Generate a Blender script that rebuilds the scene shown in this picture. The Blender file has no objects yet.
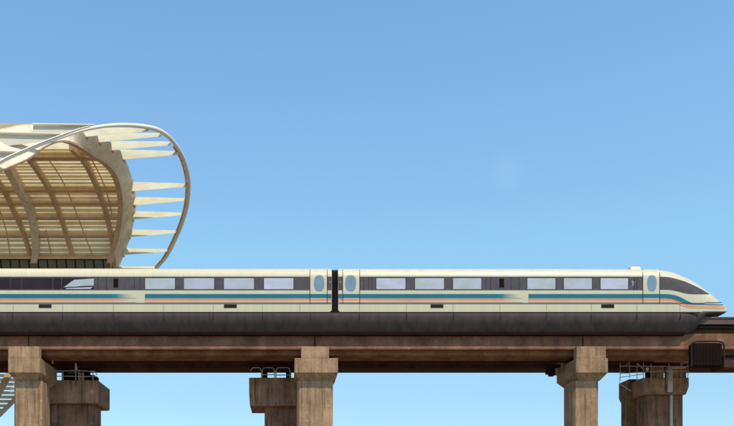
import bpy, bmesh, math, random
from mathutils import Vector
random.seed(7)
R = math.radians
scene = bpy.context.scene

# ------------------------------------------------------------------ camera
W0, H0 = 734.0, 426.0
D = 58.0            # metres from the camera to the side of the train
S = 14.6            # photo pixels per metre at the side of the train
PX, PY = 287.0, 530.0   # principal point: the horizon lies below the frame
CZ = 1.7
cam_d = bpy.data.cameras.new('camera')
cam = bpy.data.objects.new('camera', cam_d)
scene.collection.objects.link(cam)
cam.location = (0, -D, CZ)
cam.rotation_euler = (R(90), 0, 0)
cam_d.sensor_width = 36
cam_d.lens = 36 * D * S / W0
cam_d.shift_x = (W0/2 - PX) / W0
cam_d.shift_y = (PY - H0/2) / W0
cam_d.clip_start = 0.5
cam_d.clip_end = 9000
scene.camera = cam

# ------------------------------------------------------------------ world, sun, exposure
SUN_EL, SUN_AZ = 60.0, 30.0     # azimuth measured from the camera's back towards +X
world = bpy.data.worlds.new('World'); scene.world = world
world.use_nodes = True
wn, wl = world.node_tree.nodes, world.node_tree.links
wn.clear()
sky = wn.new('ShaderNodeTexSky'); sky.sky_type = 'NISHITA'; sky.sun_disc = False
sky.sun_elevation = R(SUN_EL); sky.sun_rotation = R(180 - SUN_AZ)
sky.altitude = 0; sky.air_density = 1.0; sky.dust_density = 0.3; sky.ozone_density = 1.6
bg = wn.new('ShaderNodeBackground'); bg.inputs['Strength'].default_value = 0.15
out = wn.new('ShaderNodeOutputWorld')
# a barely visible wisp of thin cloud
tc = wn.new('ShaderNodeTexCoord')
dv = Vector(((508-PX)/S, D, (PY-170)/S)).normalized()
dist = wn.new('ShaderNodeVectorMath'); dist.operation = 'DISTANCE'; dist.inputs[1].default_value = dv
wl.new(tc.outputs['Generated'], dist.inputs[0])
mr = wn.new('ShaderNodeMapRange'); mr.inputs[1].default_value = 0.0; mr.inputs[2].default_value = 0.028
mr.inputs[3].default_value = 1; mr.inputs[4].default_value = 0; mr.interpolation_type = 'SMOOTHSTEP'
wl.new(dist.outputs['Value'], mr.inputs[0])
nz = wn.new('ShaderNodeTexNoise'); nz.inputs['Scale'].default_value = 55; nz.inputs['Detail'].default_value = 5
wl.new(tc.outputs['Generated'], nz.inputs['Vector'])
mm = wn.new('ShaderNodeMath'); mm.operation = 'MULTIPLY'
wl.new(mr.outputs[0], mm.inputs[0]); wl.new(nz.outputs['Fac'], mm.inputs[1])
mm2 = wn.new('ShaderNodeMath'); mm2.operation = 'MULTIPLY'; mm2.inputs[1].default_value = 0.07
wl.new(mm.outputs[0], mm2.inputs[0])
tint = wn.new('ShaderNodeMix'); tint.data_type = 'RGBA'; tint.blend_type = 'MULTIPLY'; tint.inputs[0].default_value = 1
# grade of the sky by height above the horizon (world direction)
sz = wn.new('ShaderNodeSeparateXYZ'); wl.new(tc.outputs['Generated'], sz.inputs[0])
rp_ = wn.new('ShaderNodeValToRGB'); el = rp_.color_ramp.elements
sky_grade = [(.0, (.52,.62,.66)), (.15, (.64,.765,.78)), (.31, (.88,1.10,1.0)), (.45, (.95,1.15,1.14)), (.54, (.91,1.15,1.17)), (.78, (.66,.66,.66))]
while len(el) < len(sky_grade): el.new(.5)
for i_, (p_, c_) in enumerate(sky_grade): el[i_].position = p_; el[i_].color = (c_[0]*.8, c_[1]*.8, c_[2]*.8, 1)
wl.new(sz.outputs['Z'], rp_.inputs[0])
gain = wn.new('ShaderNodeVectorMath'); gain.operation = 'SCALE'; gain.inputs['Scale'].default_value = 1.496
wl.new(rp_.outputs[0], gain.inputs[0]); wl.new(gain.outputs[0], tint.inputs[7])
wl.new(sky.outputs[0], tint.inputs[6])
mixc = wn.new('ShaderNodeMix'); mixc.data_type = 'RGBA'
mixc.inputs[7].default_value = (7.0, 7.4, 8.0, 1)
wl.new(mm2.outputs[0], mixc.inputs[0]); wl.new(tint.outputs[2], mixc.inputs[6])
wl.new(mixc.outputs[2], bg.inputs['Color']); wl.new(bg.outputs[0], out.inputs['Surface'])

sd = bpy.data.lights.new('sun', 'SUN'); sd.energy = 3.5; sd.angle = R(0.5); sd.color = (1.0, 0.87, 0.70)
sun = bpy.data.objects.new('sun', sd); scene.collection.objects.link(sun)
to_sun = Vector((math.sin(R(SUN_AZ))*math.cos(R(SUN_EL)), -math.cos(R(SUN_AZ))*math.cos(R(SUN_EL)), math.sin(R(SUN_EL))))
sun.rotation_euler = to_sun.to_track_quat('Z', 'Y').to_euler()
sun.location = to_sun * 80
scene.view_settings.view_transform = 'Standard'; scene.view_settings.look = 'None'
scene.view_settings.exposure = 0.2; scene.view_settings.gamma = 1.0
scene.view_settings.use_curve_mapping = False
scene.cycles.max_bounces = 8

# ------------------------------------------------------------------ helpers
def ux(px, Y=0.0): return (px - PX) / S * (D + Y) / D
def uz(py, Y=0.0): return CZ + (PY - py) / S * (D + Y) / D
def P(px, py, Y=0.0): return Vector((ux(px, Y), Y, uz(py, Y)))

def lerp_table(tab, x):
    if x <= tab[0][0]:
        (x0, y0), (x1, y1) = tab[0], tab[1]
    elif x >= tab[-1][0]:
        (x0, y0), (x1, y1) = tab[-2], tab[-1]
        return y1
    else:
        for i in range(len(tab)-1):
            if tab[i][0] <= x <= tab[i+1][0]:
                (x0, y0), (x1, y1) = tab[i], tab[i+1]; break
        return y0 + (y1-y0)*(x-x0)/(x1-x0)
    return y0
def smooth_table(tab, x):
    """Catmull-Rom through a table of (x, y)."""
    n = len(tab)
    if x <= tab[0][0]: return tab[0][1]
    if x >= tab[-1][0]: return tab[-1][1]
    for i in range(n-1):
        if tab[i][0] <= x <= tab[i+1][0]: break
    x0, y0 = tab[i]; x1, y1 = tab[i+1]
    h = x1-x0
    m0 = (y1-tab[i-1][1])/(x1-tab[i-1][0]) if i > 0 else (y1-y0)/h
    m1 = (tab[i+2][1]-y0)/(tab[i+2][0]-x0) if i+2 < n else (y1-y0)/h
    t = (x-x0)/h
    return (2*t**3-3*t*t+1)*y0 + (t**3-2*t*t+t)*h*m0 + (-2*t**3+3*t*t)*y1 + (t**3-t*t)*h*m1

def link(name, me, mat, parent=None):
    o = bpy.data.objects.new(name, me); scene.collection.objects.link(o)
    if mat: me.materials.append(mat)
    if parent: o.parent = parent
    return o
def obj(name, bm, mat, parent=None, smooth=False, bevel=0.0):
    bmesh.ops.recalc_face_normals(bm, faces=bm.faces)
    me = bpy.data.meshes.new(name); bm.to_mesh(me); bm.free()
    if smooth:
        for p in me.polygons: p.use_smooth = True
    o = link(name, me, mat, parent)
    if bevel:
        m = o.modifiers.new('bevel', 'BEVEL'); m.width = bevel; m.segments = 2; m.limit_method = 'ANGLE'
    return o
def tag(o, label=None, cat=None, group=None, kind=None):
    if label: o['label'] = label
    if cat: o['category'] = cat
    if group: o['group'] = group
    if kind: o['kind'] = kind
    return o
def empty(name, label, cat, group=None):
    o = bpy.data.objects.new(name, None); scene.collection.objects.link(o)
    return tag(o, label, cat, group)
def set_origin(root, loc):
    """move a thing's Empty to its base while its meshes stay where they are"""
    root.location = loc
    for c in root.children:
        c.location = Vector(c.location) - Vector(loc)

def hexa(bm, pts):
    """8 points: bottom ring of 4 then top ring of 4"""
    v = [bm.verts.new(p) for p in pts]
    for f in ((0,1,2,3),(4,5,6,7),(0,1,5,4),(1,2,6,5),(2,3,7,6),(3,0,4,7)):
        bm.faces.new([v[i] for i in f])
def box(bm, x0, x1, y0, y1, z0, z1):
    hexa(bm, [(x0,y0,z0),(x1,y0,z0),(x1,y1,z0),(x0,y1,z0),(x0,y0,z1),(x1,y0,z1),(x1,y1,z1),(x0,y1,z1)])
def pbox(bm, px0, px1, py0, py1, Y0, Y1):
    """box whose front face at depth Y0 spans the given photo rectangle"""
    box(bm, ux(px0,Y0), ux(px1,Y0), Y0, Y1, uz(py1,Y0), uz(py0,Y0))
def tube(bm, pts, r, n=8, closed=False):
    pts = [Vector(p) for p in pts]; rings = []
    m = len(pts); up = None
    for i, p in enumerate(pts):
        a = pts[i-1] if (i > 0 or closed) else p
        b = pts[(i+1) % m] if (i < m-1 or closed) else p
        t = (b-a).normalized()
        if up is None: up = Vector((0,0,1)) if abs(t.z) < .9 else Vector((0,1,0))
        s = t.cross(up).normalized(); up = s.cross(t).normalized()
        rr = r[i] if isinstance(r, (list, tuple)) else r
        rings.append([bm.verts.new(p + s*math.cos(2*math.pi*k/n)*rr + up*math.sin(2*math.pi*k/n)*rr) for k in range(n)])
    for i in range(m if closed else m-1):
        A, B = rings[i], rings[(i+1) % m]
        for k in range(n): bm.faces.new((A[k], A[(k+1)%n], B[(k+1)%n], B[k]))
    if not closed:
        bm.faces.new(rings[0][::-1]); bm.faces.new(rings[-1])
def loft(bm, rings, close_ring=True, caps=True):
    vs = [[bm.verts.new(p) for p in r] for r in rings]
    n = len(vs[0])
    for i in range(len(vs)-1):
        for k in range(n if close_ring else n-1):
            bm.faces.new((vs[i][k], vs[i][(k+1)%n], vs[i+1][(k+1)%n], vs[i+1][k]))
    if caps:
        bm.faces.new(vs[0][::-1]); bm.faces.new(vs[-1])

# ------------------------------------------------------------------ materials
def new_mat(name):
    m = bpy.data.materials.new(name); m.use_nodes = True
    nt = m.node_tree; b = nt.nodes['Principled BSDF']
    return m, nt, b
def noise(nt, scale, vec_scale=None, detail=4, rough=0.55):
    t = nt.nodes.new('ShaderNodeTexCoord'); n = nt.nodes.new('ShaderNodeTexNoise')
    n.inputs['Scale'].default_value = scale; n.inputs['Detail'].default_value = detail; n.inputs['Roughness'].default_value = rough
    g = nt.nodes.new('ShaderNodeNewGeometry')
    if vec_scale:
        m = nt.nodes.new('ShaderNodeMapping'); m.inputs['Scale'].default_value = vec_scale
        nt.links.new(g.outputs['Position'], m.inputs[0]); nt.links.new(m.outputs[0], n.inputs['Vector'])
    else: nt.links.new(g.outputs['Position'], n.inputs['Vector'])
    return n
def ramp(nt, src, stops):
    r = nt.nodes.new('ShaderNodeValToRGB'); e = r.color_ramp.elements
    while len(e) < len(stops): e.new(0.5)
    for i, (p, c) in enumerate(stops):
        e[i].position = p; e[i].color = (c[0], c[1], c[2], 1) if not isinstance(c, float) else (c, c, c, 1)
    nt.links.new(src, r.inputs[0]); return r
def mul(nt, a, b, fac=1.0, mode='MULTIPLY'):
    m = nt.nodes.new('ShaderNodeMix'); m.data_type = 'RGBA'; m.blend_type = mode; m.inputs[0].default_value = fac
    nt.links.new(a, m.inputs[6]); nt.links.new(b, m.inputs[7]); return m.outputs[2]
def bump(nt, b, src, strength, dist=0.02):
    n = nt.nodes.new('ShaderNodeBump'); n.inputs['Strength'].default_value = strength; n.inputs['Distance'].default_value = dist
    nt.links.new(src, n.inputs['Height']); nt.links.new(n.outputs[0], b.inputs['Normal'])

def concrete(name, col, streak=0.6, blot=0.35, axis=(3.2, 3.2, .22), drip=0.0):
    m, nt, b = new_mat(name)
    n1 = noise(nt, 0.9, None, 6, .6)
    lo = [c*(1-blot) for c in col]; hi = [min(1, c*(1+blot*.7)) for c in col]
    r1 = ramp(nt, n1.outputs['Fac'], [(.3, lo), (.72, hi)])
    n2 = noise(nt, 1.0, axis, 4, .6)      # rain streaks run down the faces
    r2 = ramp(nt, n2.outputs['Fac'], [(.36, 1-streak), (.56, 1.0)])
    n3 = noise(nt, 9, None, 6, .7)
    r3 = ramp(nt, n3.outputs['Fac'], [(.3, .78), (.7, 1.08)])
    n4 = noise(nt, 1.7, None, 3, .8)                 # pale repair patches
    r4 = ramp(nt, n4.outputs['Fac'], [(.60, 1.0), (.68, 1.38)])
    c = mul(nt, r1.outputs[0], r2.outputs[0]); c = mul(nt, c, r3.outputs[0]); c = mul(nt, c, r4.outputs[0])
    if drip:
        n5 = noise(nt, 1.0, (7, 7, .30), 3, .5)
        r5 = ramp(nt, n5.outputs['Fac'], [(.34, 1-drip), (.43, 1.0)]); c = mul(nt, c, r5.outputs[0])
    nt.links.new(c, b.inputs['Base Color']); b.inputs['Roughness'].default_value = .92
    b.inputs['Specular IOR Level'].default_value = .2
    bump(nt, b, n3.outputs['Fac'], .5, .03)
    return m
def paint(name, col, rough=.35, var=.08, metallic=0.0, coat=0.0, scale=.5, dirt=0.0):
    m, nt, b = new_mat(name)
    n1 = noise(nt, scale, None, 5, .6)
    r1 = ramp(nt, n1.outputs['Fac'], [(.3, [c*(1-var) for c in col]), (.7, [min(1, c*(1+var)) for c in col])])
    c = r1.outputs[0]
    if dirt:
        n2 = noise(nt, 1.0, (2.5, 2.5, .25), 4, .6)
        r2 = ramp(nt, n2.outputs['Fac'], [(.35, 1-dirt), (.6, 1.0)]); c = mul(nt, c, r2.outputs[0])
    nt.links.new(c, b.inputs['Base Color'])
    b.inputs['Roughness'].default_value = rough; b.inputs['Metallic'].default_value = metallic
    b.inputs['Coat Weight'].default_value = coat
    return m
def translucent(name, col, amt=.5, rough=.6):
    m, nt, b = new_mat(name)
    n1 = noise(nt, .8, None, 4, .6)
    r1 = ramp(nt, n1.outputs['Fac'], [(.3, [c*.88 for c in col]), (.7, [min(1, c*1.06) for c in col])])
    nt.links.new(r1.outputs[0], b.inputs['Base Color']); b.inputs['Roughness'].default_value = rough
    t = nt.nodes.new('ShaderNodeBsdfTranslucent'); nt.links.new(r1.outputs[0], t.inputs[0])
    mx = nt.nodes.new('ShaderNodeMixShader'); mx.inputs[0].default_value = amt
    nt.links.new(b.outputs[0], mx.inputs[1]); nt.links.new(t.outputs[0], mx.inputs[2])
    nt.links.new(mx.outputs[0], nt.nodes['Material Output'].inputs['Surface'])
    return m

M = {}
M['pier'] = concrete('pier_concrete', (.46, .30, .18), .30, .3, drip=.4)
M['rear_pier'] = concrete('shaded_rear_pier_concrete', (.35, .19, .12), .34, .4, drip=.5)  # darker copy of the pier concrete, shade of the near guideway in its colour
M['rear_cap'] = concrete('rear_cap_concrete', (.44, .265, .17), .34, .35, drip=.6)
M['beam'] = concrete('shaded_beam_concrete', (.27, .14, .08), .22, .4, (1.5, 1.5, .5))  # concrete darkened so its colour carries the shade under the train
M['rear_beam'] = concrete('shaded_rear_beam_concrete', (.10, .048, .036), .2, .3, (1.2, 1.2, .5))  # much darker copy, the shade on the far beams put into the colour
M['deck'] = paint('deck_steel', (.12, .075, .06), .6, .2, .2)
M['body'] = paint('cream_train_paint', (.68, .63, .44), .32, .035, 0, .25, .35, .06)
M['teal'] = paint('teal_stripe', (.008, .16, .22), .35, .08)
M['orange'] = paint('orange_stripe', (.78, .25, .12), .35, .1)
M['peach'] = paint('peach_stripe', (.78, .50, .30), .35, .08)
M['band'] = paint('window_band', (.088, .062, .060), .22, .22, 0, .1, 2.0)
M['seam'] = paint('dark_seam', (.035, .025, .025), .6)
M['skirt'] = paint('skirt_panel', (.088, .068, .063), .75, .16, 0, 0, 1.2, .25)
M['black'] = paint('black_rubber', (.014, .007, .006), .8, .3)
M['bellows'] = paint('bellows_rubber', (.045, .026, .027), .7, .3)
M['vent'] = paint('vent_grille', (.03, .02, .018), .6, .3)
M['steel'] = paint('galvanised_steel', (.58, .50, .44), .5, .2, .3, 0, 3)
M['white_steel'] = paint('white_painted_steel', (.85, .82, .72), .45, .06)
M['tan_steel'] = paint('tan_painted_steel', (.80, .69, .53), .55, .08, 0, 0, .8, .2)
M['rib'] = paint('rib_steel', (.62, .44, .29), .55, .12, 0, 0, .8, .15)
M['slat'] = translucent('slat', (.90, .80, .58), .6)
M['membrane'] = translucent('roof_membrane', (.93, .87, .72), .8)
M['fin'] = translucent('shade_fin', (.80, .78, .60), .38)
M['fin_in_shadow'] = paint('shadow_toned_fin', (.62, .57, .45), .5, .08)  # near fins greyed, their shaded side put into the colour
M['darkpane'] = paint('pane_dark_reflection', (.03, .017, .02), .12, .3)  # pane colour darkened to paint in the station's dark reflection
def pane_mat():
    m, nt, b = new_mat('bright_pane')
    oi = nt.nodes.new('ShaderNodeObjectInfo')
    r = ramp(nt, oi.outputs['Random'], [(0, (.52,.50,.62)), (.5, (.50,.53,.56)), (1, (.60,.58,.74))])
    n = noise(nt, 1.1, (1,1,1.5), 2, .5)
    r2 = ramp(nt, n.outputs['Fac'], [(.38, (.84,.92,.78)), (.66, (1.0,1.0,1.08))])
    c = mul(nt, r.outputs[0], r2.outputs[0]); nt.links.new(c, b.inputs['Base Color'])
    b.inputs['Roughness'].default_value = .08; b.inputs['Coat Weight'].default_value = .4
    return m
M['pane'] = pane_mat()
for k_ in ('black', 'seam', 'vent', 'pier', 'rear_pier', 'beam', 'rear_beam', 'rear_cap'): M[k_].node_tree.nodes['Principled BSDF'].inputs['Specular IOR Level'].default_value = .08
M['darkpane'].node_tree.nodes['Principled BSDF'].inputs['Specular IOR Level'].default_value = .2
M['skirt'].node_tree.nodes['Principled BSDF'].inputs['Specular IOR Level'].default_value = .3
M['oval'] = paint('oval_pane', (.20, .29, .37), .12, .12, 0, .3, 2)
M['facade'] = paint('dark_green_glass', (.022, .034, .030), .25, .4, 0, .2, 1.2)
# livery stripe that fades out in a dither towards its end
def fade_mat(name, base, x_full, x_gone):
    m, nt, b = new_mat(name)
    g = nt.nodes.new('ShaderNodeNewGeometry'); s = nt.nodes.new('ShaderNodeSeparateXYZ')
    nt.links.new(g.outputs['Position'], s.inputs[0])
    mr = nt.nodes.new('ShaderNodeMapRange'); mr.inputs[1].default_value = x_full; mr.inputs[2].default_value = x_gone
    nt.links.new(s.outputs['X'], mr.inputs[0])
    mx = nt.nodes.new('ShaderNodeMix'); mx.data_type = 'RGBA'
    mx.inputs[6].default_value = (*base, 1); mx.inputs[7].default_value = (.68, .63, .44, 1)
    nt.links.new(mr.outputs[0], mx.inputs[0]); nt.links.new(mx.outputs[2], b.inputs['Base Color'])
    b.inputs['Roughness'].default_value = .35
    return m

# ------------------------------------------------------------------ ground
def ground_mat():
    m, nt, b = new_mat('dry_ground')
    n = noise(nt, .05, None, 8, .65)
    r = ramp(nt, n.outputs['Fac'], [(.35, (.16,.12,.07)), (.6, (.20,.16,.10)), (.75, (.12,.13,.06))])
    nt.links.new(r.outputs[0], b.inputs['Base Color']); b.inputs['Roughness'].default_value = .95
    return m
bm = bmesh.new()
bmesh.ops.create_grid(bm, x_segments=8, y_segments=8, size=4000)
tag(obj('ground', bm, ground_mat()), kind='structure')

# ------------------------------------------------------------------ guideway
Z_DECK = uz(314.6)                # top of the running deck
def beam_profile(Y0):
    """closed section of a guideway beam in (Y, Z), near face at Y0"""
    zb, zl, zf, zw = uz(352.5), uz(347.2), uz(345), uz(331.5)
    near = [(.62, zb), (.45, zb+.08), (.40, zl-.02), (.0, zl), (.0, zf), (.10, zf+.05), (.13, zw), (.50, zw+.25), (.50, uz(322))]
    return [(Y0+a, z) for a, z in near] + [(Y0+2.8-a, z) for a, z in reversed(near)]
def guideway_beam(px0, px1, Y0, mat, label, group, deck=True, dz=0.0):
    root = empty('guideway_beam', label, 'guideway beam', group)
    x0, x1 = ux(px0, Y0), ux(px1, Y0)
    prof = beam_profile(Y0)
    bm = bmesh.new()
    loft(bm, [[(x, y, z+dz) for y, z in prof] for x in (x0, x1)])
    obj('girder', bm, mat, root, bevel=.02)
    bm = bmesh.new()      # steel deck with its side guide rails
    box(bm, x0, x1, Y0-.05, Y0+2.85, uz(322)+dz+.002, Z_DECK-.12+dz)
    box(bm, x0, x1, Y0-.10, Y0+.28, Z_DECK-.12+dz, Z_DECK+dz)
    box(bm, x0, x1, Y0+2.52, Y0+2.92, Z_DECK-.12+dz, Z_DECK+dz)
    box(bm, x0, x1, Y0+.30, Y0+2.50, Z_DECK-.118+dz, Z_DECK-.03+dz)
    obj('running_deck', bm, M['deck'], root, bevel=.01)
    bm = bmesh.new()
    box(bm, x0, x1, Y0+.02, Y0+.20, uz(326)+dz, uz(322)+dz)
    box(bm, x0, x1, Y0+2.6, Y0+2.78, uz(326)+dz, uz(322)+dz)
    obj('stator_rail', bm, M['black'], root)
    set_origin(root, ((x0+x1)/2, Y0+1.4, uz(352.5)+dz))
    return root
FY = .68
GF, GR = 'beams of the near guideway under the train', 'beams of the far guideway'
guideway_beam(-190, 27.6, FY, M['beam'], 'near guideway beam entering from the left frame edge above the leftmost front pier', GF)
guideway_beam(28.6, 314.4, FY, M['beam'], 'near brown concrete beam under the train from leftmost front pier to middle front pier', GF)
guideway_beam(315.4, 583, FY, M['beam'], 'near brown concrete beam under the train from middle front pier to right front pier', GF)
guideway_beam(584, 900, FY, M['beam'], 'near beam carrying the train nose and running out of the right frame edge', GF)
RY = 5.3
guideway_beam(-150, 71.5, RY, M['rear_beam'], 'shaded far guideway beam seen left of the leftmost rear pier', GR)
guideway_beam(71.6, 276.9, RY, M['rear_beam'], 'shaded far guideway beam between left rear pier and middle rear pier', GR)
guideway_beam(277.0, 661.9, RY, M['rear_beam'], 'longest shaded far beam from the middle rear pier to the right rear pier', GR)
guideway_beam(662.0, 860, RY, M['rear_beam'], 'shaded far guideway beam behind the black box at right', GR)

# ------------------------------------------------------------------ piers
def cap_block(bm, x0, x1, Y0, Y1, zt, zf, zb, ins, nose=None):
    """cap: vertical faces zt..zf, then chamfer inwards down to zb"""
    ring = lambda i, z: [(x0+i, Y0+i, z), (x1-i, Y0+i, z), (x1-i, Y1-i, z), (x0+i, Y1-i, z)]
    j = ins if nose is None else nose
    low = [(x0+ins, Y0+j, zb), (x1-ins, Y0+j, zb), (x1-ins, Y1-j, zb), (x0+ins, Y1-j, zb)]
    loft(bm, [ring(0, zt), ring(0, zf), low])
def column_mesh(bm, x0, x1, Y0, Y1, zt, c=.16, groove=True):
    zs = [-.3, zt]
    ring = lambda z: [(x0+c,Y0,z),(x1-c,Y0,z),(x1,Y0+c,z),(x1,Y1-c,z),(x1-c,Y1,z),(x0+c,Y1,z),(x0,Y1-c,z),(x0,Y0+c,z)]
    loft(bm, [ring(z) for z in zs])

GP = 'front concrete piers of the near guideway'
def front_pier(label, ped, cap, col, Y0=.15, depth=4.2, y_cap=(358, 372.5, 380.5), col_off=0.0):
    root = empty('guideway_pier', label, 'pier', GP)
    zt, zf, zb = uz(y_cap[0],Y0), uz(y_cap[1],Y0), uz(y_cap[2],Y0+.48)
    x0, x1 = ux(cap[0],Y0), ux(cap[1],Y0)
    bm = bmesh.new(); cap_block(bm, x0, x1, Y0, Y0+depth, zt, zf, zb, .38, .48)
    obj('pier_cap', bm, M['pier'], root, bevel=.03)
    bm = bmesh.new()
    pz = zt - .002
    box(bm, ux(ped[0],Y0), ux(ped[1],Y0), Y0+.003, Y0+.62, pz, uz(346.3,Y0))
    obj('upstand', bm, M['pier'], root, bevel=.03)
    bm = bmesh.new()
    box(bm, x0+.35, x1-.35, Y0+1.1, Y0+1.6, zt-.002, uz(352.5)-.003)
    box(bm, x0+.35, x1-.35, Y0+2.1, Y0+2.6, zt-.002, uz(352.5)-.003)
    obj('bearing', bm, M['black'], root)
    bm = bmesh.new()
    yc = Y0+.50
    column_mesh(bm, ux(col[0],yc), ux(col[1],yc), yc, yc+2.2, zb+.01)
    obj('column', bm, M['pier'], root, bevel=.02)
    set_origin(root, ((x0+x1)/2, Y0+2, 0))
    return root
front_pier('leftmost front pier, pale brown concrete with chamfered cap, beside the slatted staircase', (8,39), (8,40.5), (13.5,41.5))
front_pier('middle front pier, patched brown concrete below the gap between the train cars', (301,329), (294.5,338), (297,333))
front_pier('right front pier, streaked brown concrete with a dark clamp on its left', (576.5,606), (576,608), (573.5,599))

GRP = 'rear concrete piers of the far guideway'
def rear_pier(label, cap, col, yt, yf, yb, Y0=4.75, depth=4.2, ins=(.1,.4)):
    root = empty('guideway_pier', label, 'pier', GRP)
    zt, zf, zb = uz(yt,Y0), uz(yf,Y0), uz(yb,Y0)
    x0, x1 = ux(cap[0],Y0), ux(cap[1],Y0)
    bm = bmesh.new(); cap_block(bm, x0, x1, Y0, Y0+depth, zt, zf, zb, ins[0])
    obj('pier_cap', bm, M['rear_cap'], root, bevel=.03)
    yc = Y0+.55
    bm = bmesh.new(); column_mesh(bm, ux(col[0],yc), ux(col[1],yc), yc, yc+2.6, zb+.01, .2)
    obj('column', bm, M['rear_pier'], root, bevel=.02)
    for k in (.28, .72):
        bm = bmesh.new()
        xm = x0+(x1-x0)*k
        box(bm, xm-.28, xm+.28, Y0+1.0, Y0+1.5, zt-.002, zt+.18)
        box(bm, xm-.20, xm+.20, Y0+1.04, Y0+1.46, zt+.18, uz(352.5)-.003)
        obj('bearing', bm, M['black'], root, bevel=.02)
    set_origin(root, ((x0+x1)/2, Y0+2, 0))
    return root
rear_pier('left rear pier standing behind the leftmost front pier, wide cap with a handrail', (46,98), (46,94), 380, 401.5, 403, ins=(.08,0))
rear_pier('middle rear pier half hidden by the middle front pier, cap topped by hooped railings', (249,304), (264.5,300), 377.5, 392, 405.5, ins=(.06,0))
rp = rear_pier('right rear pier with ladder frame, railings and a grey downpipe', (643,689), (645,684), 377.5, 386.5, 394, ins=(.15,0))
bm = bmesh.new()
pbox(bm, 652, 664, 366, 377.6, 4.9, 5.25); pbox(bm, 666, 686.5, 367.5, 377.6, 4.95, 5.25)
o = obj('upstand', bm, M['rear_cap'], rp, bevel=.03); o.location = -Vector(rp.location)
bm = bmesh.new()      # grey pipe fixed to the rear pier's face
Y = 5.15
tube(bm, [P(671, 430, Y)-Vector((0,0,9)), P(671, 395, Y)], .12, 12)
pbox(bm, 667.8, 672.8, 366, 392, 4.66, 4.745)
o = obj('downpipe', bm, M['steel'], rp); o.location = -Vector(rp.location)

# ------------------------------------------------------------------ railings and gear
def rail(label, pts_list, r, mat, group, name='handrail', cat='handrail', boxes=()):
    root_bm = bmesh.new()
    for pts in pts_list: tube(root_bm, pts, r, 6)
    for b in boxes: pbox(root_bm, *b)
    o = obj(name, root_bm, mat); tag(o, label, cat, group); return o
GH = 'handrails on the rear pier caps'
Y = 4.85
pl = []
for x in (53, 63, 79, 93): pl.append([P(x, 387, Y), P(x, 370.5, Y)])
pl += [[P(48, 371, Y), P(79, 370.5, Y), P(95, 371.5, Y), P(97, 375, Y)], [P(48, 376, Y), P(97, 376.5, Y)]]
rail('low grey handrail along the left rear pier cap', pl, .035, M['steel'], GH)
pl = []
for a, b in ((250.8, 261.5), (262.2, 274.6), (276, 290)):
    top = 367.6
    pl.append([P(a, 384 if a > 255 else 371, Y), P(a, top+2.5, Y), P(a+1.6, top+.4, Y), P(a+3, top, Y), P(b-3, top, Y), P(b-1.2, top+.6, Y), P(b, top+3.4, Y), P(b, 384, Y)])
pl.append([P(276, 375, Y), P(290, 375, Y)]); pl.append([P(262, 374.5, Y), P(274, 374.5, Y)])
rail('hooped tube railings on the middle rear pier cap', pl, .04, M['steel'], GH)
Y = 4.65
pl = []
for x in (620.2, 629.5, 637, 643.5, 651, 669, 681, 688): pl.append([P(x, 381 if x > 636 else 378, Y), P(x, 362.5+random.random()*2, Y)])
pl += [[P(619.5, 366, Y), P(688, 366.5, Y)], [P(619.5, 373.5, Y), P(660, 371, Y), P(688, 371, Y)], [P(619.5,377.5,Y), P(643,374,Y)],
       [P(620, 378, Y), P(620, 384, Y), P(631, 391, Y)], [P(619.5, 362, Y+1.2), P(645, 361.5, Y+1.2)], [P(629.5, 362, Y), P(625.5, 366, Y)],
       [P(637,363,Y), P(644,370,Y)], [P(681,364,Y), P(688,362,Y)]]
rail('tangled steel railings and ladder frame on the right rear pier cap', pl, .028, M['steel'], GH)
# wing of the right rear pier that steps back towards the left
bm = bmesh.new()
x0, x1 = ux(636, 6.6), ux(655, 6.6)
cap_block(bm, ux(629, 6.9), ux(648, 6.9), 6.9, 8.9, uz(379,6.9), uz(395,6.9), uz(399.5,6.9), .12)
column_mesh(bm, ux(627.5, 7.2), ux(643, 7.2), 7.2, 8.6, uz(399,7.2), .15)
o = obj('pier_wing', bm, M['rear_pier'], rp, bevel=.02); o.location = -Vector(rp.location)

def gear(name, label, cat, mat, parts, bevel=.04, group=None):
    bm = bmesh.new()
    for b in parts: pbox(bm, *b)
    return tag(obj(name, bm, mat, bevel=bevel), label, cat, group)
gear('cable_clamp', 'dark bracket clamp sticking out left of the right front pier cap', 'clamp', M['black'],
     [(549,556,365,368.5,2.2,2.9),(547.2,551,367.5,373.5,2.3,2.8),(550.5,555.5,369,375.2,2.25,2.85),(553,561,364,367,2.1,2.6),(548.5,550.5,364.2,366.5,2.4,2.7)])
gear('support_block', 'dark brown concrete stub between clamp and right front pier cap', 'concrete block', M['pier'],
     [(558.5,566,362.5,372,3.0,4.4)])
gear('expansion_joint_roll', 'black rounded roll lying on the left rear pier cap', 'rubber roll', M['black'],
     [(84,95,374.5,380.3,5.0,5.6),(93,97.5,376,381,5.0,5.6)], .12)
gear('equipment_box', 'small black box on the left rear pier cap behind its handrail', 'equipment box', M['black'],
     [(66,78,373,379.8,5.0,5.4)], .05)
gear('signal_lamp', 'tiny white lamp housing above the left rear pier handrail', 'lamp', M['white_steel'],
     [(74.6,76.8,366.2,369.5,4.9,5.1),(75,76.2,363,365.8,4.9,5.1),(75.2,76,369.5,380,4.98,5.02)], .02)
gear('cable_post', 'short pale post beside the cap of the leftmost front pier', 'post', M['steel'],
     [(51.6,53.2,357,363.5,2.6,2.7)], .01)
gear('junction_box', 'small pale box on the right rear pier railing', 'junction box', M['white_steel'],
     [(646.3,649,367.5,370.5,4.6,4.75)], .02)
bm = bmesh.new()
tube(bm, [P(607, 357.4, 5.0), P(648, 358, 5.0)], .022, 6); tube(bm, [P(607, 360.2, 5.0), P(660, 360.6, 5.0)], .018, 6)
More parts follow.
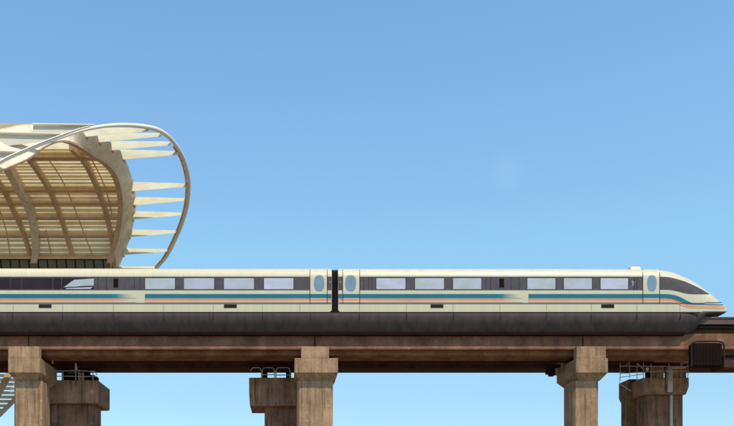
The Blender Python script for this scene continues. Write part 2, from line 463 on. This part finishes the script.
tag(obj('cable_conduit', bm, M['steel']), 'thin pale cable conduits strung under the far beam right of the right front pier', 'conduit')
# black ribbed box hanging on the near beam at the right
root = empty('hanging_cabinet', 'black rounded ribbed box mounted on the guideway beam below the train nose', 'equipment box')
bm = bmesh.new(); pbox(bm, 692, 723, 342.5, 367, .2, .8); obj('box_shell', bm, M['black'], root, bevel=.16)
bm = bmesh.new()
for i in range(9): pbox(bm, 694.3+i*3.1, 696.7+i*3.1, 345, 365, .18, .22)
obj('rib', bm, M['black'], root)
bm = bmesh.new()
tube(bm, [P(691.5,367,.18), P(691.2,346,.18), P(693,342.3,.18), P(697,341.2,.18), P(718,341.2,.18), P(722.5,342.3,.18), P(724.2,346,.18), P(724,367,.18)], .06, 8)
obj('frame', bm, M['seam'], root)
set_origin(root, P(707,367,.5))
# lower web plate of the near beam at the far right (beyond the box the beam is deeper)
bm = bmesh.new(); pbox(bm, 724.6, 900, 357, 367.5, 1.0, 3.0); pass
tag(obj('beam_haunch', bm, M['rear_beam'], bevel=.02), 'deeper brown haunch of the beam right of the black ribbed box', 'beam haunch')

# ------------------------------------------------------------------ train
CW = 1.85        # half width; the near side is at Y = 0
ZB = uz(311.6)
TOP = [(-150,268.4),(600,268.9),(655,269.4),(665,270.0),(676.4,271.9),(686,275.2),(697.5,280.6),(707.4,287.4),(717,295.8),(724.3,303.8),(727.3,308.2),(728.4,311)]
def Wx(px):
    if px <= 668: return CW
    t = min(1, (px-668)/60.6)
    return max(.05, CW*(1-t**2.6)**(1/1.9))
def sec_y(w, zs, zt, p, z, zb=None):
    zb = ZB if zb is None else zb
    if z <= zs:
        return w*(1 - .03*(min(1, (zs-z)/(zs-zb+1e-6)))**2)
    t = min(1, (z-zs)/(zt-zs))
    return w*(1-t**p)**(1/p)
stations = []
pxs = [-150, -100, 0, 100, 200, 300, 331.8] + [338.2, 400, 500, 600, 650] + [656+i*2 for i in range(30)] + [716.5+i*1.2 for i in range(10)] + [728.3]
for s in pxs:
    w = Wx(s); top = smooth_table(TOP, s) if s > 655 else lerp_table(TOP, s)
    f = max(0, min(1, (s-660)/68)); c = .70 - .5*f; p = 2.4 - .3*f
    if s > 700: w0 = w
    slope = (PY-top)/S/D; zb = uz(min(311.6, 311.6 if s < 704 else 311.2), CW-w)
    lo, hi = zb, 23.0
    for _ in range(40):
        zt = (lo+hi)/2; zs = zb + (zt-zb)*c; best = 0
        for i in range(25):
            z = zs + (zt-zs)*i/24; y = CW - sec_y(w, zs, zt, p, z)
            best = max(best, (z-CZ)/(D+y))
        if best > slope: hi = zt
        else: lo = zt
    X = ux(s, (CW-w)*(.9 if s < 700 else .9+.1*(s-700)/28))
    stations.append((X, w, zs, max(zt, zb+.03), p, zb))
stations.sort()
def st_at(X):
    if X <= stations[0][0]: return stations[0][1:]
    if X >= stations[-1][0]: return stations[-1][1:]
    for i in range(len(stations)-1):
        if stations[i][0] <= X <= stations[i+1][0]:
            a, b = stations[i], stations[i+1]; t = (X-a[0])/(b[0]-a[0])
            return tuple(a[k]+(b[k]-a[k])*t for k in range(1, 6))
def body_Y(X, Z):
    w, zs, zt, p, zb = st_at(X)
    return CW - sec_y(w, zs, zt, p, min(Z, zt), zb)
def hit(px, py, off=0.0):
    Y = 0.0
    for _ in range(14):
        X, Z = ux(px, Y), uz(py, Y); Y = .5*Y + .5*body_Y(X, Z)
    X, Z = ux(px, Y), uz(py, Y)
    e = .03
    n = Vector(((body_Y(X+e,Z)-body_Y(X-e,Z))/(2*e), -1, (body_Y(X,Z+e)-body_Y(X,Z-e))/(2*e)))
    n.normalize()
    return Vector((X, Y, Z)) + n*off
def section_ring(X, w, zs, zt, p, zb, n=14):
    half = [(CW-w*.0-0, 0)]
    pts = []
    for i in range(6):
        z = zb + (zs-zb)*i/6; pts.append((sec_y(w, zs, zt, p, z, zb), z))
    for i in range(n):
        a = (i/(n-1))*math.pi/2
        y = w*math.cos(a)**(2/p); z = zs + (zt-zs)*math.sin(a)**(2/p)
        pts.append((y, z))
    ring = [(X, CW-y, z) for y, z in pts] + [(X, CW+y, z) for y, z in reversed(pts[:-1])]
    return ring
def body_mesh(sts):
    bm = bmesh.new(); loft(bm, [section_ring(*s) for s in sts]); return bm

train = empty('maglev_train', 'cream maglev train with teal and orange stripes and pointed nose on the elevated guideway', 'train')
def car(px0, px1, label):
    sts = [s for s in stations if ux(px0)-.05 <= s[0] <= ux(px1)+.05 or (s[0] > 20 and px1 > 700)]
    o = obj('car_body', body_mesh(sts), M['body'], train, smooth=True)
    m = o.modifiers.new('split', 'EDGE_SPLIT'); m.split_angle = R(40)
    o['label'] = label
    return o
car_l = car(-150, 331.8, 'middle car running out of the left frame edge')
car_r = car(338.2, 760, 'end car with the pointed nose and cab')

def patch(name, x0, x1, top, bot, off, mat, parent, nx=None, nz=3, smooth=True):
    ft = top if callable(top) else (lambda x: top)
    fb = bot if callable(bot) else (lambda x: bot)
    if nx is None: nx = 1 if x1 < 650 else max(2, int((x1-x0)/1.2))
    bm = bmesh.new(); g = []
    for i in range(nx+1):
        x = x0+(x1-x0)*i/nx
        g.append([bm.verts.new(hit(x, ft(x)+(fb(x)-ft(x))*k/nz, off)) for k in range(nz+1)])
    for i in range(nx):
        for k in range(nz): bm.faces.new((g[i][k], g[i+1][k], g[i+1][k+1], g[i][k+1]))
    return obj(name, bm, mat, parent, smooth)
def poly_patch(name, pts, off, mat, parent):
    bm = bmesh.new()
    cx = sum(p[0] for p in pts)/len(pts); cy = sum(p[1] for p in pts)/len(pts)
    c = bm.verts.new(hit(cx, cy, off)); last = None
    for q in (.35, .6, .8, 1.0):
        vs = [bm.verts.new(hit(cx+(x-cx)*q, cy+(y-cy)*q, off)) for x, y in pts]; n = len(vs)
        for i in range(n):
            if last is None: bm.faces.new((c, vs[i], vs[(i+1) % n]))
            else: bm.faces.new((last[i], vs[i], vs[(i+1) % n], last[(i+1) % n]))
        last = vs
    return obj(name, bm, mat, parent)

# window bands, panes
WT, WB = 276.6, 290.2
bands = [(car_l, -150, 309.6), (car_l, 327.6, 331.6), (car_r, 338.4, 342.4), (car_r, 360, 642.4)]
for c, a, b in bands: patch('window_band', a, b, WT, WB, .006, M['band'], c, nz=4)
for c, wins in ((car_l, [(145.2,175),(184,214.2),(224,254),(264,293.4)]), (car_r, [(376.3,405.4),(415,444),(453,481.2),(527.3,555.4),(563.8,591.8),(600.5,628)])):
    for a, b in wins:
        f = patch('window', a-.6, b+.6, WT+.6, WB-.6, .012, M['seam'], c, nz=4)
        f2 = patch('window_pane', a, b, WT+1.5, WB-1.0, .017, M['pane'], c, nz=4)
for a, b in [(-148,-72),(-71,-10),(-9.4,10),(11,21.5),(22,52.6),(53.8,61.4),(62,94)]:
    patch('window_pane', a, b, WT+1.3, WB-1.0, .014, M['darkpane'], car_l, nz=4)  # dark patches painting the station's reflection along the left band
poly_patch('pane_reflection', [(63.5,287.6),(67,285),(71.5,281.6),(74.5,279.8),(93.8,278.6),(93.8,285.6),(80,286.2),(76,286.8),(66,287.0)], .022, M['pane'], car_l)  # pale reflection in the dark pane, painted as flat patches
poly_patch('pane_reflection', [(66,288.2),(93,287.0),(90,288.9),(66,289)], .022, M['pane'], car_l)
for c, a, b in ((car_l, 113.5, 118.3), (car_r, 499.3, 504)): patch('display_panel', a, b, 278.6, 287.6, .016, M['black'], c)
# doors with oval windows
for c, a, b, ox0, ox1, curve in ((car_l, 310, 327.2, 314, 324.3, 0), (car_r, 342.7, 359.7, 345.3, 356, 0), (car_r, 643, 659.4, 647.2, 656.4, 0)):
    patch('door', a, b, 269.6, 302.6, .012, M['body'], c, nx=2, nz=10)
    pts = []
    cx, cy, rx, ry = (ox0+ox1)/2, 283.2, (ox1-ox0)/2, 8.0
    for k in range(28):
        t = 2*math.pi*k/28; s_, c_ = math.sin(t), math.cos(t)
        pts.append((cx+rx*math.copysign(abs(c_)**.8, c_), cy+ry*math.copysign(abs(s_)**.8, s_)))
    poly_patch('door_window_rim', [(cx+(x-cx)*1.1, cy+(y-cy)*1.06) for x, y in pts], .016, M['steel'], c)
    poly_patch('door_window', pts, .021, M['oval'], c)
# cab window
ct = lambda x: smooth_table([(659.2,276.8),(666,277.0),(672,277.9),(685,281.7),(697.5,287.3),(704,290.8),(709.4,294.2)], x)
cb = lambda x: smooth_table([(659.2,289.6),(668,289.7),(672,290.1),(679,291.6),(685,293.2),(692,294.0),(709.4,294.3)], x)
patch('cab_window', 660.2, 709.2, ct, cb, .014, M['band'], car_r, nx=44, nz=6)
# stripes
tt = [(100,294.0),(664,294.0),(670,294.4),(676,295.5),(682,298.0),(688,301.3),(694,303.3),(700,303.7),(724,304.4)]
tb = [(100,298.1),(664,298.1),(670,298.7),(676,300.6),(682,302.6),(688,304.0),(694,304.5),(700,304.6),(724,305.4)]
ot = [(100,298.9),(664,298.9),(672,299.1),(678,301.0),(684,303.3),(690,305.3),(700,305.9),(725.5,306.5)]
om = [(100,300.6),(664,300.6),(672,301.0),(678,303.0),(684,305.3),(690,306.9),(700,307.3),(725.5,307.9)]
ob = [(100,302.2),(664,302.2),(672,302.4),(678,304.2),(684,306.3),(690,307.6),(700,308.0),(725.5,308.6)]
L = lambda t: (lambda x: smooth_table(t, x) if x > 664 else t[0][1])
def stripes(c, a, b, kind='all', off=.017):
    patch('teal_stripe', a, b, L(tt), L(tb), off, M['teal'], c)
    patch('orange_stripe', a, b, L(ot), L(om), off, M['orange'], c)
    patch('peach_stripe', a, b, L(om), L(ob), off, M['peach'], c)
stripes(car_l, -150, 112); stripes(car_l, 145, 331.6); stripes(car_r, 338.4, 498); stripes(car_r, 528.5, 664)
patch('teal_stripe', 664, 723, L(tt), L(tb), .017, M['teal'], car_r, nx=60)
patch('orange_stripe', 664, 725, L(ot), L(om), .017, M['orange'], car_r, nx=60)
patch('peach_stripe', 664, 725, L(om), L(ob), .017, M['peach'], car_r, nx=60)
for c, a, b in ((car_l, 112, 136), (car_r, 498, 522)):
    for nm, t, u, col in (('teal_stripe', 294.0, 298.1, (.012,.20,.27)), ('orange_stripe', 298.9, 300.6, (.78,.25,.12)), ('peach_stripe', 300.6, 302.2, (.78,.50,.30))):
        patch(nm, a, b, t, u, .017, fade_mat('fading_'+nm, col, ux(a+4), ux(b-2)), c, nx=6)
# panel seams: the long dark line and the vertical joints
def seams(c, a, b, verts, doors, band_seams):
    bm = bmesh.new()
    def strip(x0, x1, y0, y1, off=.024, nx=1, nz=4):
        g = [[bm.verts.new(hit(x0+(x1-x0)*i/nx, y0+(y1-y0)*k/nz, off)) for k in range(nz+1)] for i in range(nx+1)]
        for i in range(nx):
            for k in range(nz): bm.faces.new((g[i][k], g[i+1][k], g[i+1][k+1], g[i][k+1]))
    strip(a, b, 303.0, 303.7, nx=60 if b > 650 else 1, nz=1)
    for x in verts: strip(x-.09, x+.09, 304, 311.2)
    for x in doors: strip(x-.3, x+.3, 269.8, 303, nz=10)
    for x in band_seams: strip(x-.18, x+.18, 277, 290, .02)
    obj('panel_seam', bm, M['seam'], c)
seams(car_l, -150, 331.6, [-36,13.5,63,113.5,163.5,213.3,262.5,300], [310,327.2], [10.5,53.5,98,106.5,134.5,140])
seams(car_r, 338.4, 704.5, [359.5,406.5,453,500,546.5,591.5,637,680], [342.7,359.7,642.8,659.6], [364,368.5,372,486,490.5,511,519,634,637])
patch('lower_lip', 704.5, 721.5, 302.3, 302.9, .02, M['seam'], car_r, nx=12)
for c, a in ((car_l, 38.8), (car_l, 224), (car_r, 430.6), (car_r, 601.3), (car_l, -60)):
    patch('vent', a, a+12.8, 304.3, 307.8, .02, M['vent'], c)
# pale mark beside the last window and small red lamps next to the gap
poly_patch('emblem', [(631.2,282),(632.2,280.3),(633.6,281),(633.9,284),(632.8,286.2),(631.5,286.5),(632.2,283.6)], .022, paint('pale_mark', (.30,.24,.26), .4), car_r)
for c, x in ((car_l, 330.0), (car_r, 340.3)):
    o = patch('marker_lamp', x-.7, x+.7, 281.3, 283.0, .022, paint('marker_lamp', (.45,.20,.16), .3), c)
# roof antenna housing
bm = bmesh.new()
loft(bm, [[(ux(a,1.5), y0, z) for a, y0, z in ((629.4,1.3,uz(269.2,1.5)-.15),(640.2,1.3,uz(269.2,1.5)-.15),(640.2,2.6,uz(269.2,1.5)-.15),(628.6,2.6,uz(269.2,1.5)-.15))],
          [(ux(a,1.5), y0, z) for a, y0, z in ((630,1.4,uz(267.1,1.5)),(639.6,1.4,uz(267.1,1.5)),(639.6,2.5,uz(267.1,1.5)),(629.2,2.5,uz(267.1,1.5)))],
          [(ux(a,1.5), y0, z) for a, y0, z in ((631.2,1.5,uz(266.4,1.5)),(638.6,1.5,uz(266.4,1.5)),(638.6,2.3,uz(266.4,1.5)),(630.6,2.3,uz(266.4,1.5)))]])
obj('roof_antenna', bm, M['body'], car_r, smooth=False, bevel=.03)
# gangway between the cars
bm = bmesh.new()
n = 9
x0, x1 = ux(331.2,.2), ux(338.9,.2)
sts_ = st_at(ux(320))
for i in range(n):
    a = x0+(x1-x0)*i/n; b = x0+(x1-x0)*(i+1)/n; w, zs, zt, p, zb_ = sts_
    rings = []
    for xx, sc in ((a, .90), ((a+b)/2, .945), (b, .90)):
        rings.append([(xx, CW+(y-CW)*sc, ZB+(z-ZB)*(.965 if sc < .92 else .985)) for _, y, z in section_ring(xx, w, zs, zt, p, zb_)])
    loft(bm, rings)
obj('gangway_bellows', bm, M['bellows'], train)
bm = bmesh.new()
hexa(bm, [P(328.3,312.9,.02),P(341.4,312.9,.02),P(341.4,312.9,.02)+Vector((0,3.6,0)),P(328.3,312.9,.02)+Vector((0,3.6,0)),
          P(331.6,310.4,.02),P(338.4,310.4,.02),P(338.4,310.4,.02)+Vector((0,3.6,0)),P(331.6,310.4,.02)+Vector((0,3.6,0))])
obj('gangway_base', bm, M['black'], train)
# dark levitation skirt wrapping round the deck
SB = [(-150,331.6),(680,331.5),(690,331.0),(696,329.4),(700,326),(703.5,320),(706,315.2),(712,313.9),(720,313.4),(726,312.6)]
def skirt_ring(px):
    w = Wx(px-4)*1.0; yb = smooth_table(SB, px) if px > 660 else SB[0][1] - .0
    e = CW-w; zt = uz(311.9, e); zb = uz(yb, e); h = zt-zb
    prof = [(.035, 0), (.0, .08), (.015, .24), (.07, .42), (.19, .62), (.36, .82), (.54, 1.0)]
    k = min(1, h/1.2)
    near = [(e+y*(.4+.6*k), zt-h*t) for y, t in prof]
    inner = [(e+.46, zb+.10*k), (e+.40, zb+.55*k*h) if k > .6 else (e+.46, zb+.11*k)]
    X = ux(px, e)
    full = near
    ring = [(X, y, z) for y, z in full] + [(X, 2*CW-y, z) for y, z in reversed(full)]
    return ring
bm = bmesh.new()
loft(bm, [skirt_ring(x) for x in [-150, 0, 100, 200, 300, 400, 500, 600, 660, 670, 680, 684, 688, 692, 694, 696, 698, 700, 701.5, 703, 704.5, 706, 709, 713, 717, 720, 723, 726]])
sk = obj('levitation_skirt', bm, M['skirt'], train, smooth=True)
m = sk.modifiers.new('split', 'EDGE_SPLIT'); m.split_angle = R(50)
bm = bmesh.new()      # dark keel rail under the curved side panels
x0, x1 = ux(-150), ux(688)
box(bm, x0, x1, .41, 3.29, uz(333.2), uz(330.6))
obj('levitation_rail', bm, M['black'], sk)
bm = bmesh.new()
for x in (-37,12.3,62.7,113.2,163.6,213.2,262.7,310.8,359.2,406.6,453.5,500.5,546.5,591.2,637,680.5):
    a, b = ux(x-.3), ux(x+.3)
    loft(bm, [[(xx, -.006, uz(312.6)), (xx, .0, uz(319.5)), (xx, .05, uz(319.5)), (xx, .03, uz(312.6))] for xx in (a, b)])
box(bm, ux(-150), ux(700), .0, .05, uz(312.9), uz(312.0))
obj('skirt_joint', bm, M['seam'], sk)
set_origin(train, (0, CW, uz(331)))

# ------------------------------------------------------------------ station
VY, VZ, VR = 13.0, 19.3, 14.75
def V(th, px, r=VR):
    Y = VY + r*math.sin(th); Z = VZ + r*math.cos(th)
    return Vector((ux(px, Y), Y, Z))
def v_py(th, r=VR):
    Y = VY + r*math.sin(th); Z = VZ + r*math.cos(th)
    return PY - (Z-CZ)*D/(D+Y)*S
def crest(r=VR):
    return min((v_py(R(a*.25), r), R(a*.25)) for a in range(-240, 60))[1]
def far_th(py, r=VR):
    lo, hi = crest(r), R(95)
    for _ in range(40):
        m_ = (lo+hi)/2
        if v_py(m_, r) < py: lo = m_
        else: hi = m_
    return lo
def near_th(py, r=VR):
    hi, lo = crest(r), R(-95)
    for _ in range(40):
        m_ = (lo+hi)/2
        if v_py(m_, r) < py: hi = m_
        else: lo = m_
    return hi
def curve_tab(near, far, r):
    tab = [(near_th(y, r), x) for x, y in near] + [(far_th(y, r), x) for x, y in far]
    tab.sort(); out = [tab[0]]
    for t in tab[1:]:
        if t[0] > out[-1][0]+.01: out.append(t)
    return out
rim_tab = curve_tab([(-32,205),(-14,175),(0,163),(30,149.3),(60,137.8),(80,131),(98,127)],
                    [(150,127.6),(165,134),(176,145.5),(184,160),(188,175),(189,186),(187.3,205),(182.5,222),(175,240),(166,257),(157,268),(146,290),(120,340)], VR)
out_tab = curve_tab([(-70,175),(-45,150),(-10,134),(15,128),(35,124.6)],
                    [(99,136),(112,144),(123,155),(130,172),(134.5,188),(136,203),(135,215),(131,235),(125,252),(119,267),(105,295),(90,340)], VR)
RI = VR-1.05
in_tab = curve_tab([(-60,195),(-30,182),(0,170),(30,156)],
                   [(90,153),(106,163),(115,174),(120,190),(121.5,205),(121,215),(118,235),(113,252),(108,267),(95,295),(82,340)], RI)
st = empty('train_station', 'curved station canopy with open louvred cowl end behind the left part of the train', 'station')

def v_sweep(bm, f_corner, th0, th1, n):
    """f_corner(th) -> 4 corner points"""
    loft(bm, [f_corner(th0+(th1-th0)*i/n) for i in range(n+1)])
T = smooth_table
# outer rim tube
def rim_parts():
    bm = bmesh.new(); pts = []; n = 110; t0, t1 = rim_tab[0][0], R(90)
    for i in range(n+1):
        th = t0+(t1-t0)*i/n; pts.append(V(th, T(rim_tab, th)))
    tube(bm, pts, [.09 + .08*min(1, max(0, (p_.x+17)/6)) for p_ in pts], 10)
    lo = pts[0]; tube(bm, [lo, Vector((lo.x-1.5, lo.y-1.0, 12)), Vector((lo.x-2, lo.y-1.2, -.2))], .16, 10)
    obj('rim_tube', bm, paint('rim_steel', (.84, .76, .62), .5, .06), st, smooth=True)
    # inner companion tube with short ties: gives the rim its jointed look
    bm = bmesh.new(); p2 = []
    n0 = int(n*.46)
    for i in range(n0, n+1):
        th = t0+(t1-t0)*i/n; p2.append(V(th, T(rim_tab, th)-2.8, VR-.10))
    tube(bm, p2, .075, 8)
    for i in range(0, len(p2), 2): tube(bm, [p2[i], pts[n0+i]], .05, 6)
    obj('rim_tie', bm, M['rib'], st)
    # white strip along the near edge, painting in its sunlit line
    bm = bmesh.new()
    def f(th):
        x = T(rim_tab, th); a = V(th, x, VR+.13)
        b = V(th, x, VR+.19); u = Vector((.07,0,0))
        return [a-u, a+u, b+u, b-u]
    v_sweep(bm, f, rim_tab[0][0], near_th(128.5), 50)
    obj('lit_edge_strip', bm, M['white_steel'], st)
rim_parts()
# deep box arch behind the fins: side face between the two traced curves
def f(th):
    xo, xi = T(out_tab, th), T(in_tab, th)
    A = V(th, xo, VR); B = V(th, xi, RI)
    w = Vector((-.30, 0, 0))
    return [A, B, B+w, A+w]
bm = bmesh.new(); v_sweep(bm, f, R(-88), R(90), 120); obj('box_arch', bm, M['tan_steel'], st, smooth=False)
# flange plates at the inner and outer edge of the box arch
bm = bmesh.new()
def f(th):
    B = V(th, T(in_tab, th), RI); B2 = V(th, T(in_tab, th), RI-.14)
    return [B+Vector((.14,0,0)), B2+Vector((.14,0,0)), B2+Vector((-.34,0,0)), B+Vector((-.34,0,0))]
v_sweep(bm, f, R(-88), R(90), 120); obj('arch_flange', bm, M['rib'], st)
# ribs
def rib(tab, w, ro, ri, mat, name='roof_rib', th_top=None):
    th_tab = sorted((far_th(y, ri), x) for x, y in tab)
    t0 = th_tab[0][0] if th_top is None else th_top
    bm = bmesh.new()
    def f(th):
        x = T(th_tab, th); 
        A = V(th, x, ro); B = V(th, x, ri); u = Vector((w/2,0,0)); A.x = B.x
        return [A-u, A+u, B+u, B-u]
    v_sweep(bm, f, t0, R(85), 60)
    return obj(name, bm, mat, st)
rib([(0,160),(16,187),(25,203),(30,214),(34,235),(35,249),(33,268),(25,300)], .62, VR-.1, VR-1.2, M['tan_steel'], 'box_arch')
rib([(24.5,156),(38,174),(49,192),(60,218),(66,236),(71,254),(75,270)], .34, VR-.12, VR-.8, M['rib'])
rib([(71,150),(84,164),(93,181),(103,206),(109,229),(113,252),(115,270)], .34, VR-.12, VR-.8, M['rib'])
rib([(-22,165),(3,192),(12,210),(22,232),(28,252),(31,270)], .30, VR-.12, VR-.8, M['rib'])
rib([(-75,160),(-50,192),(-40,215),(-34,240),(-30,270)], .34, VR-.12, VR-.8, M['rib'])
# light secondary bars between the ribs
def secondary():
    for tab in ([(46,156),(62,180),(72,202),(82,228),(92,254)], [(8,170),(22,192)], [(46,230),(51,254)], [(92,160),(106,190),(112,215)],[(-4,200),(6,230),(10,254)]):
        tt_ = sorted((far_th(y, VR-.5), x) for x, y in tab)
        pts = []
        for i in range(18):
            th = tt_[0][0]+(tt_[-1][0]-tt_[0][0])*i/17; pts.append(V(th, T(tt_, th), VR-.5))
        bm = bmesh.new(); tube(bm, pts, .055, 6)
        obj('secondary_bar', bm, M['rib'], st)
secondary()
# purlins
def purlin(py, tang, rad, mat, px0=-110):
    ri = VR-.3-rad; th = far_th(py, ri)
    px1 = T(in_tab, th)-.5; X0 = ux(px0, VY+VR*math.sin(th)); X1 = V(th, px1, RI).x-.3
    bm = bmesh.new(); d = tang/2/VR
    q = lambda X, t, r: Vector((X, VY+r*math.sin(t), VZ+r*math.cos(t)))
    hexa(bm, [q(X0,th-d,ri), q(X1,th-d,ri), q(X1,th+d,ri), q(X0,th+d,ri), q(X0,th-d,VR-.3), q(X1,th-d,VR-.3), q(X1,th+d,VR-.3), q(X0,th+d,VR-.3)])
    return obj('purlin', bm, mat, st)
for py in (159, 191.5, 204.5, 219, 237, 257): purlin(py, .30 if py > 160 else .6, .42, M['rib'])
# louvre slats under the membrane
def slats():
    bm = bmesh.new(); q = lambda X, t, r: Vector((X, VY+r*math.sin(t), VZ+r*math.cos(t)))
    py = 148.5; k = 0
    while py < 258:
        step = 2.6 + 1.9*min(1, (py-148)/70); fill = (.72, .5, .62)[k % 3] - .12*min(1, max(0, (py-185)/40))
        ta, tb = far_th(py, VR-.3), far_th(py+step*fill, VR-.3)
        th = (ta+tb)/2; d_ = .03 + .11*min(1, max(0, (py-175)/40))
        X1 = V(th, T(out_tab, th)-6, VR).x; X0 = ux(-110, VY+VR*math.sin(th)); r0 = VR-.34
        hexa(bm, [q(X0,ta,r0-.04), q(X1,ta,r0-.04), q(X1,tb,r0-d_), q(X0,tb,r0-d_), q(X0,ta,r0), q(X1,ta,r0), q(X1,tb,r0-d_+.03), q(X0,tb,r0-d_+.03)])
        py += step; k += 1
    obj('louvre_slats', bm, M['slat'], st)
slats()
# roof membrane, from the near side over the crest and down the far side
def membrane():
    bm = bmesh.new(); n, mx = 70, 8; t0, t1 = R(-80), far_th(258, VR)
    g = []
    for i in range(n+1):
        th = t0+(t1-t0)*i/n; row = []
        X1 = V(th, T(out_tab, th), VR).x-.3; X0 = ux(-160, VY+VR*math.sin(th))-2
        for k in range(mx+1):
            X = X0+(X1-X0)*k/mx; r = VR+.06 + (.35*(1-k/mx) if th < R(20) else .35*(1-k/mx))
            row.append(bm.verts.new((X, VY+r*math.sin(th), VZ+r*math.cos(th))))
        g.append(row)
    for i in range(n):
        for k in range(mx): bm.faces.new((g[i][k], g[i+1][k], g[i+1][k+1], g[i][k+1]))
    o = obj('roof_membrane', bm, M['membrane'], st, smooth=True)
    s = o.modifiers.new('thick', 'SOLIDIFY'); s.thickness = .04; s.offset = 1
membrane()
# shade fins between the box arch and the rim
def fin(root, root_low, tip, tip_low, back=.75, side='far', mat=None):
    """four traced corners: the top edge lies on the vault, the lower edge hangs forward"""
    th_f = far_th if side == 'far' else near_th
    bm = bmesh.new()
    A = V(th_f(root[1]), root[0]); B = V(th_f(tip[1]), tip[0]); 
    B.y = A.y; B = Vector((ux(tip[0], B.y), B.y, uz(tip[1], B.y)))
    if side == 'far':
        tip = (tip[0]-2.5, tip[1]); B.x = ux(tip[0], B.y); tip_low = (tip_low[0]-2.5, tip_low[1]+.6)
        C = P(root_low[0], root_low[1], A.y-back); E = P(tip_low[0], tip_low[1], B.y-back*.35)
    else:
        C = P(root_low[0], root_low[1], A.y-.15); E = P(tip_low[0], tip_low[1], B.y-.05)
    u = Vector((0,.02,.06))
    hexa(bm, [A, B, E, C, A+u, B+u, E+u, C+u])
    return obj('shade_fin', bm, mat or M['fin'], st, bevel=.012)
far_fins = [((133,182.4),(132,191.2),(188,183.8),(187.5,186.4)), ((135,197.4),(133.5,205.5),(187,198.6),(186.5,200.4)),
            ((134,211.5),(132.5,219.5),(184,213),(183.5,214.8)), ((131,229.8),(129,237.2),(178.5,230.9),(178,232.6)),
            ((126,248.6),(123,255.2),(170,249.4),(169.5,251)), ((117,266.6),(115,272),(158,266.8),(157,268.4)),
            ((120.5,150),(123,159.6),(180.5,151.6),(180.5,154.4)), ((111,141.4),(112,150.4),(172,142),(173,144.7)),
            ((97,133.2),(99,142.4),(162,133.4),(164,136)), ((80,127.8),(86,136.8),(149,128.2),(152,130.6))]
for f4 in far_fins: fin(*f4)
near_fins = [((33,126.5),(33,136),(95,127.4),(94,129.6)), ((-18,134.5),(-18,149),(61,136.6),(58,140)),
             ((-70,152),(-70,170),(18,154.4),(14,158))]
for f4 in near_fins: fin(*f4, side='near', mat=M['fin_in_shadow'])
bm = bmesh.new()
for (a, al, t, tl) in near_fins:
    th = near_th(a[1]); A = V(th, a[0]); B = Vector((ux(t[0], A.y), A.y, uz(t[1], A.y)))
    u = Vector((0,.0,.07)); v = Vector((0,-.22,0)); l = Vector((0,0,.085)); 
    hexa(bm, [A+l+v, B+l+v, B+l-v, A+l-v, A+l+u+v, B+l+u+v, B+l+u-v, A+l+u-v])
obj('fin_lit_edge', bm, M['white_steel'], st)  # white strips painting in the sunlit top edges of the near fins
# dark brackets where the fins meet the arch
for f4 in far_fins:
    A = V(far_th(f4[0][1]), f4[0][0]); C = P(f4[1][0], f4[1][1], A.y-.75)
    bm = bmesh.new(); box(bm, C.x-.08, C.x+.10, C.y-.03, C.y+.5, C.z-.02, C.z+.03)
    obj('fin_bracket', bm, M['rib'], st)
# far glass wall below the vault, with leaning mullions
YG = VY+VR*math.sin(far_th(258)) - .9
bm = bmesh.new(); box(bm, ux(-140,YG), ux(110,YG), YG, YG+.08, 19.08, uz(258,YG)); obj('glass_wall', bm, M['facade'], st)
bm = bmesh.new()
for i in range(26):
    x = -130 + i*9.3
    a = P(x, 257.5, YG-.06); tube(bm, [a, Vector((a.x+.9, a.y, 19.3))], .045, 4)
obj('mullion', bm, M['black'], st)
bm = bmesh.new(); box(bm, ux(-140,YG), ux(109,YG), YG-.25, YG+.3, uz(259.6,YG), uz(257.2,YG)); obj('eaves_beam', bm, M['rib'], st, bevel=.02)
# platform slab and its columns
bm = bmesh.new(); box(bm, ux(-140,20), ux(120,22), 19.0, 28.6, 18.35, 19.1); obj('platform_slab', bm, M['rear_pier'], st)
for px_, Y_ in ((73, 24), (-45, 24), (-110, 24)):
    bm = bmesh.new(); column_mesh(bm, ux(px_-9,Y_), ux(px_+9,Y_), Y_, Y_+1.6, 18.36, .2)
    obj('support_column', bm, M['rear_pier'], st)
bm = bmesh.new()
A = V(R(-88), T(out_tab, R(-88))); tube(bm, [A, Vector((A.x-.8, A.y-.2, 8)), Vector((A.x-1.2, A.y-.3, -.2))], [.5,.55,.6], 10)
obj('arch_foot', bm, M['tan_steel'], st)
set_origin(st, (ux(0,24), 24, 0))

# slatted staircase roof at the lower left
root = empty('stair_canopy', 'sloping slatted staircase roof at the lower left behind the leftmost front pier', 'stair roof')
Y = 9.5
def slope_beam(bm, a, b, wz, Y0, Y1):
    A, B = P(a[0],a[1],Y0), P(b[0],b[1],Y0); u = Vector((0,0,wz)); v = Vector((0,Y1-Y0,0))
    hexa(bm, [A, B, B+v, A+v, A+u, B+u, B+v+u, A+v+u])
bm = bmesh.new(); slope_beam(bm, (-70, 520), (22, 356), .95, Y, Y+.25); slope_beam(bm, (-70,520), (22,356), .95, Y+3.5, Y+3.75)
obj('stringer', bm, M['tan_steel'], root)
bm = bmesh.new(); slope_beam(bm, (-70, 486), (24, 392.5), .45, Y+.3, Y+.5)
obj('stringer', bm, M['tan_steel'], root)
bm = bmesh.new()
for i in range(14):
    yy = 374+i*4.3
    if yy > 470: break
    pbox(bm, -70, min(22, (414-yy)/1.04), yy, yy+2.6, Y+.55, Y+.75)
obj('slat', bm, M['membrane'], root)
bm = bmesh.new(); box(bm, ux(-60,Y), ux(-52,Y), Y, Y+1, -.2, uz(430,Y)); box(bm, ux(20,Y), ux(24,Y), Y, Y+.4, -.2, uz(372,Y)); obj('post', bm, M['rib'], root)
set_origin(root, P(0, 400, Y))
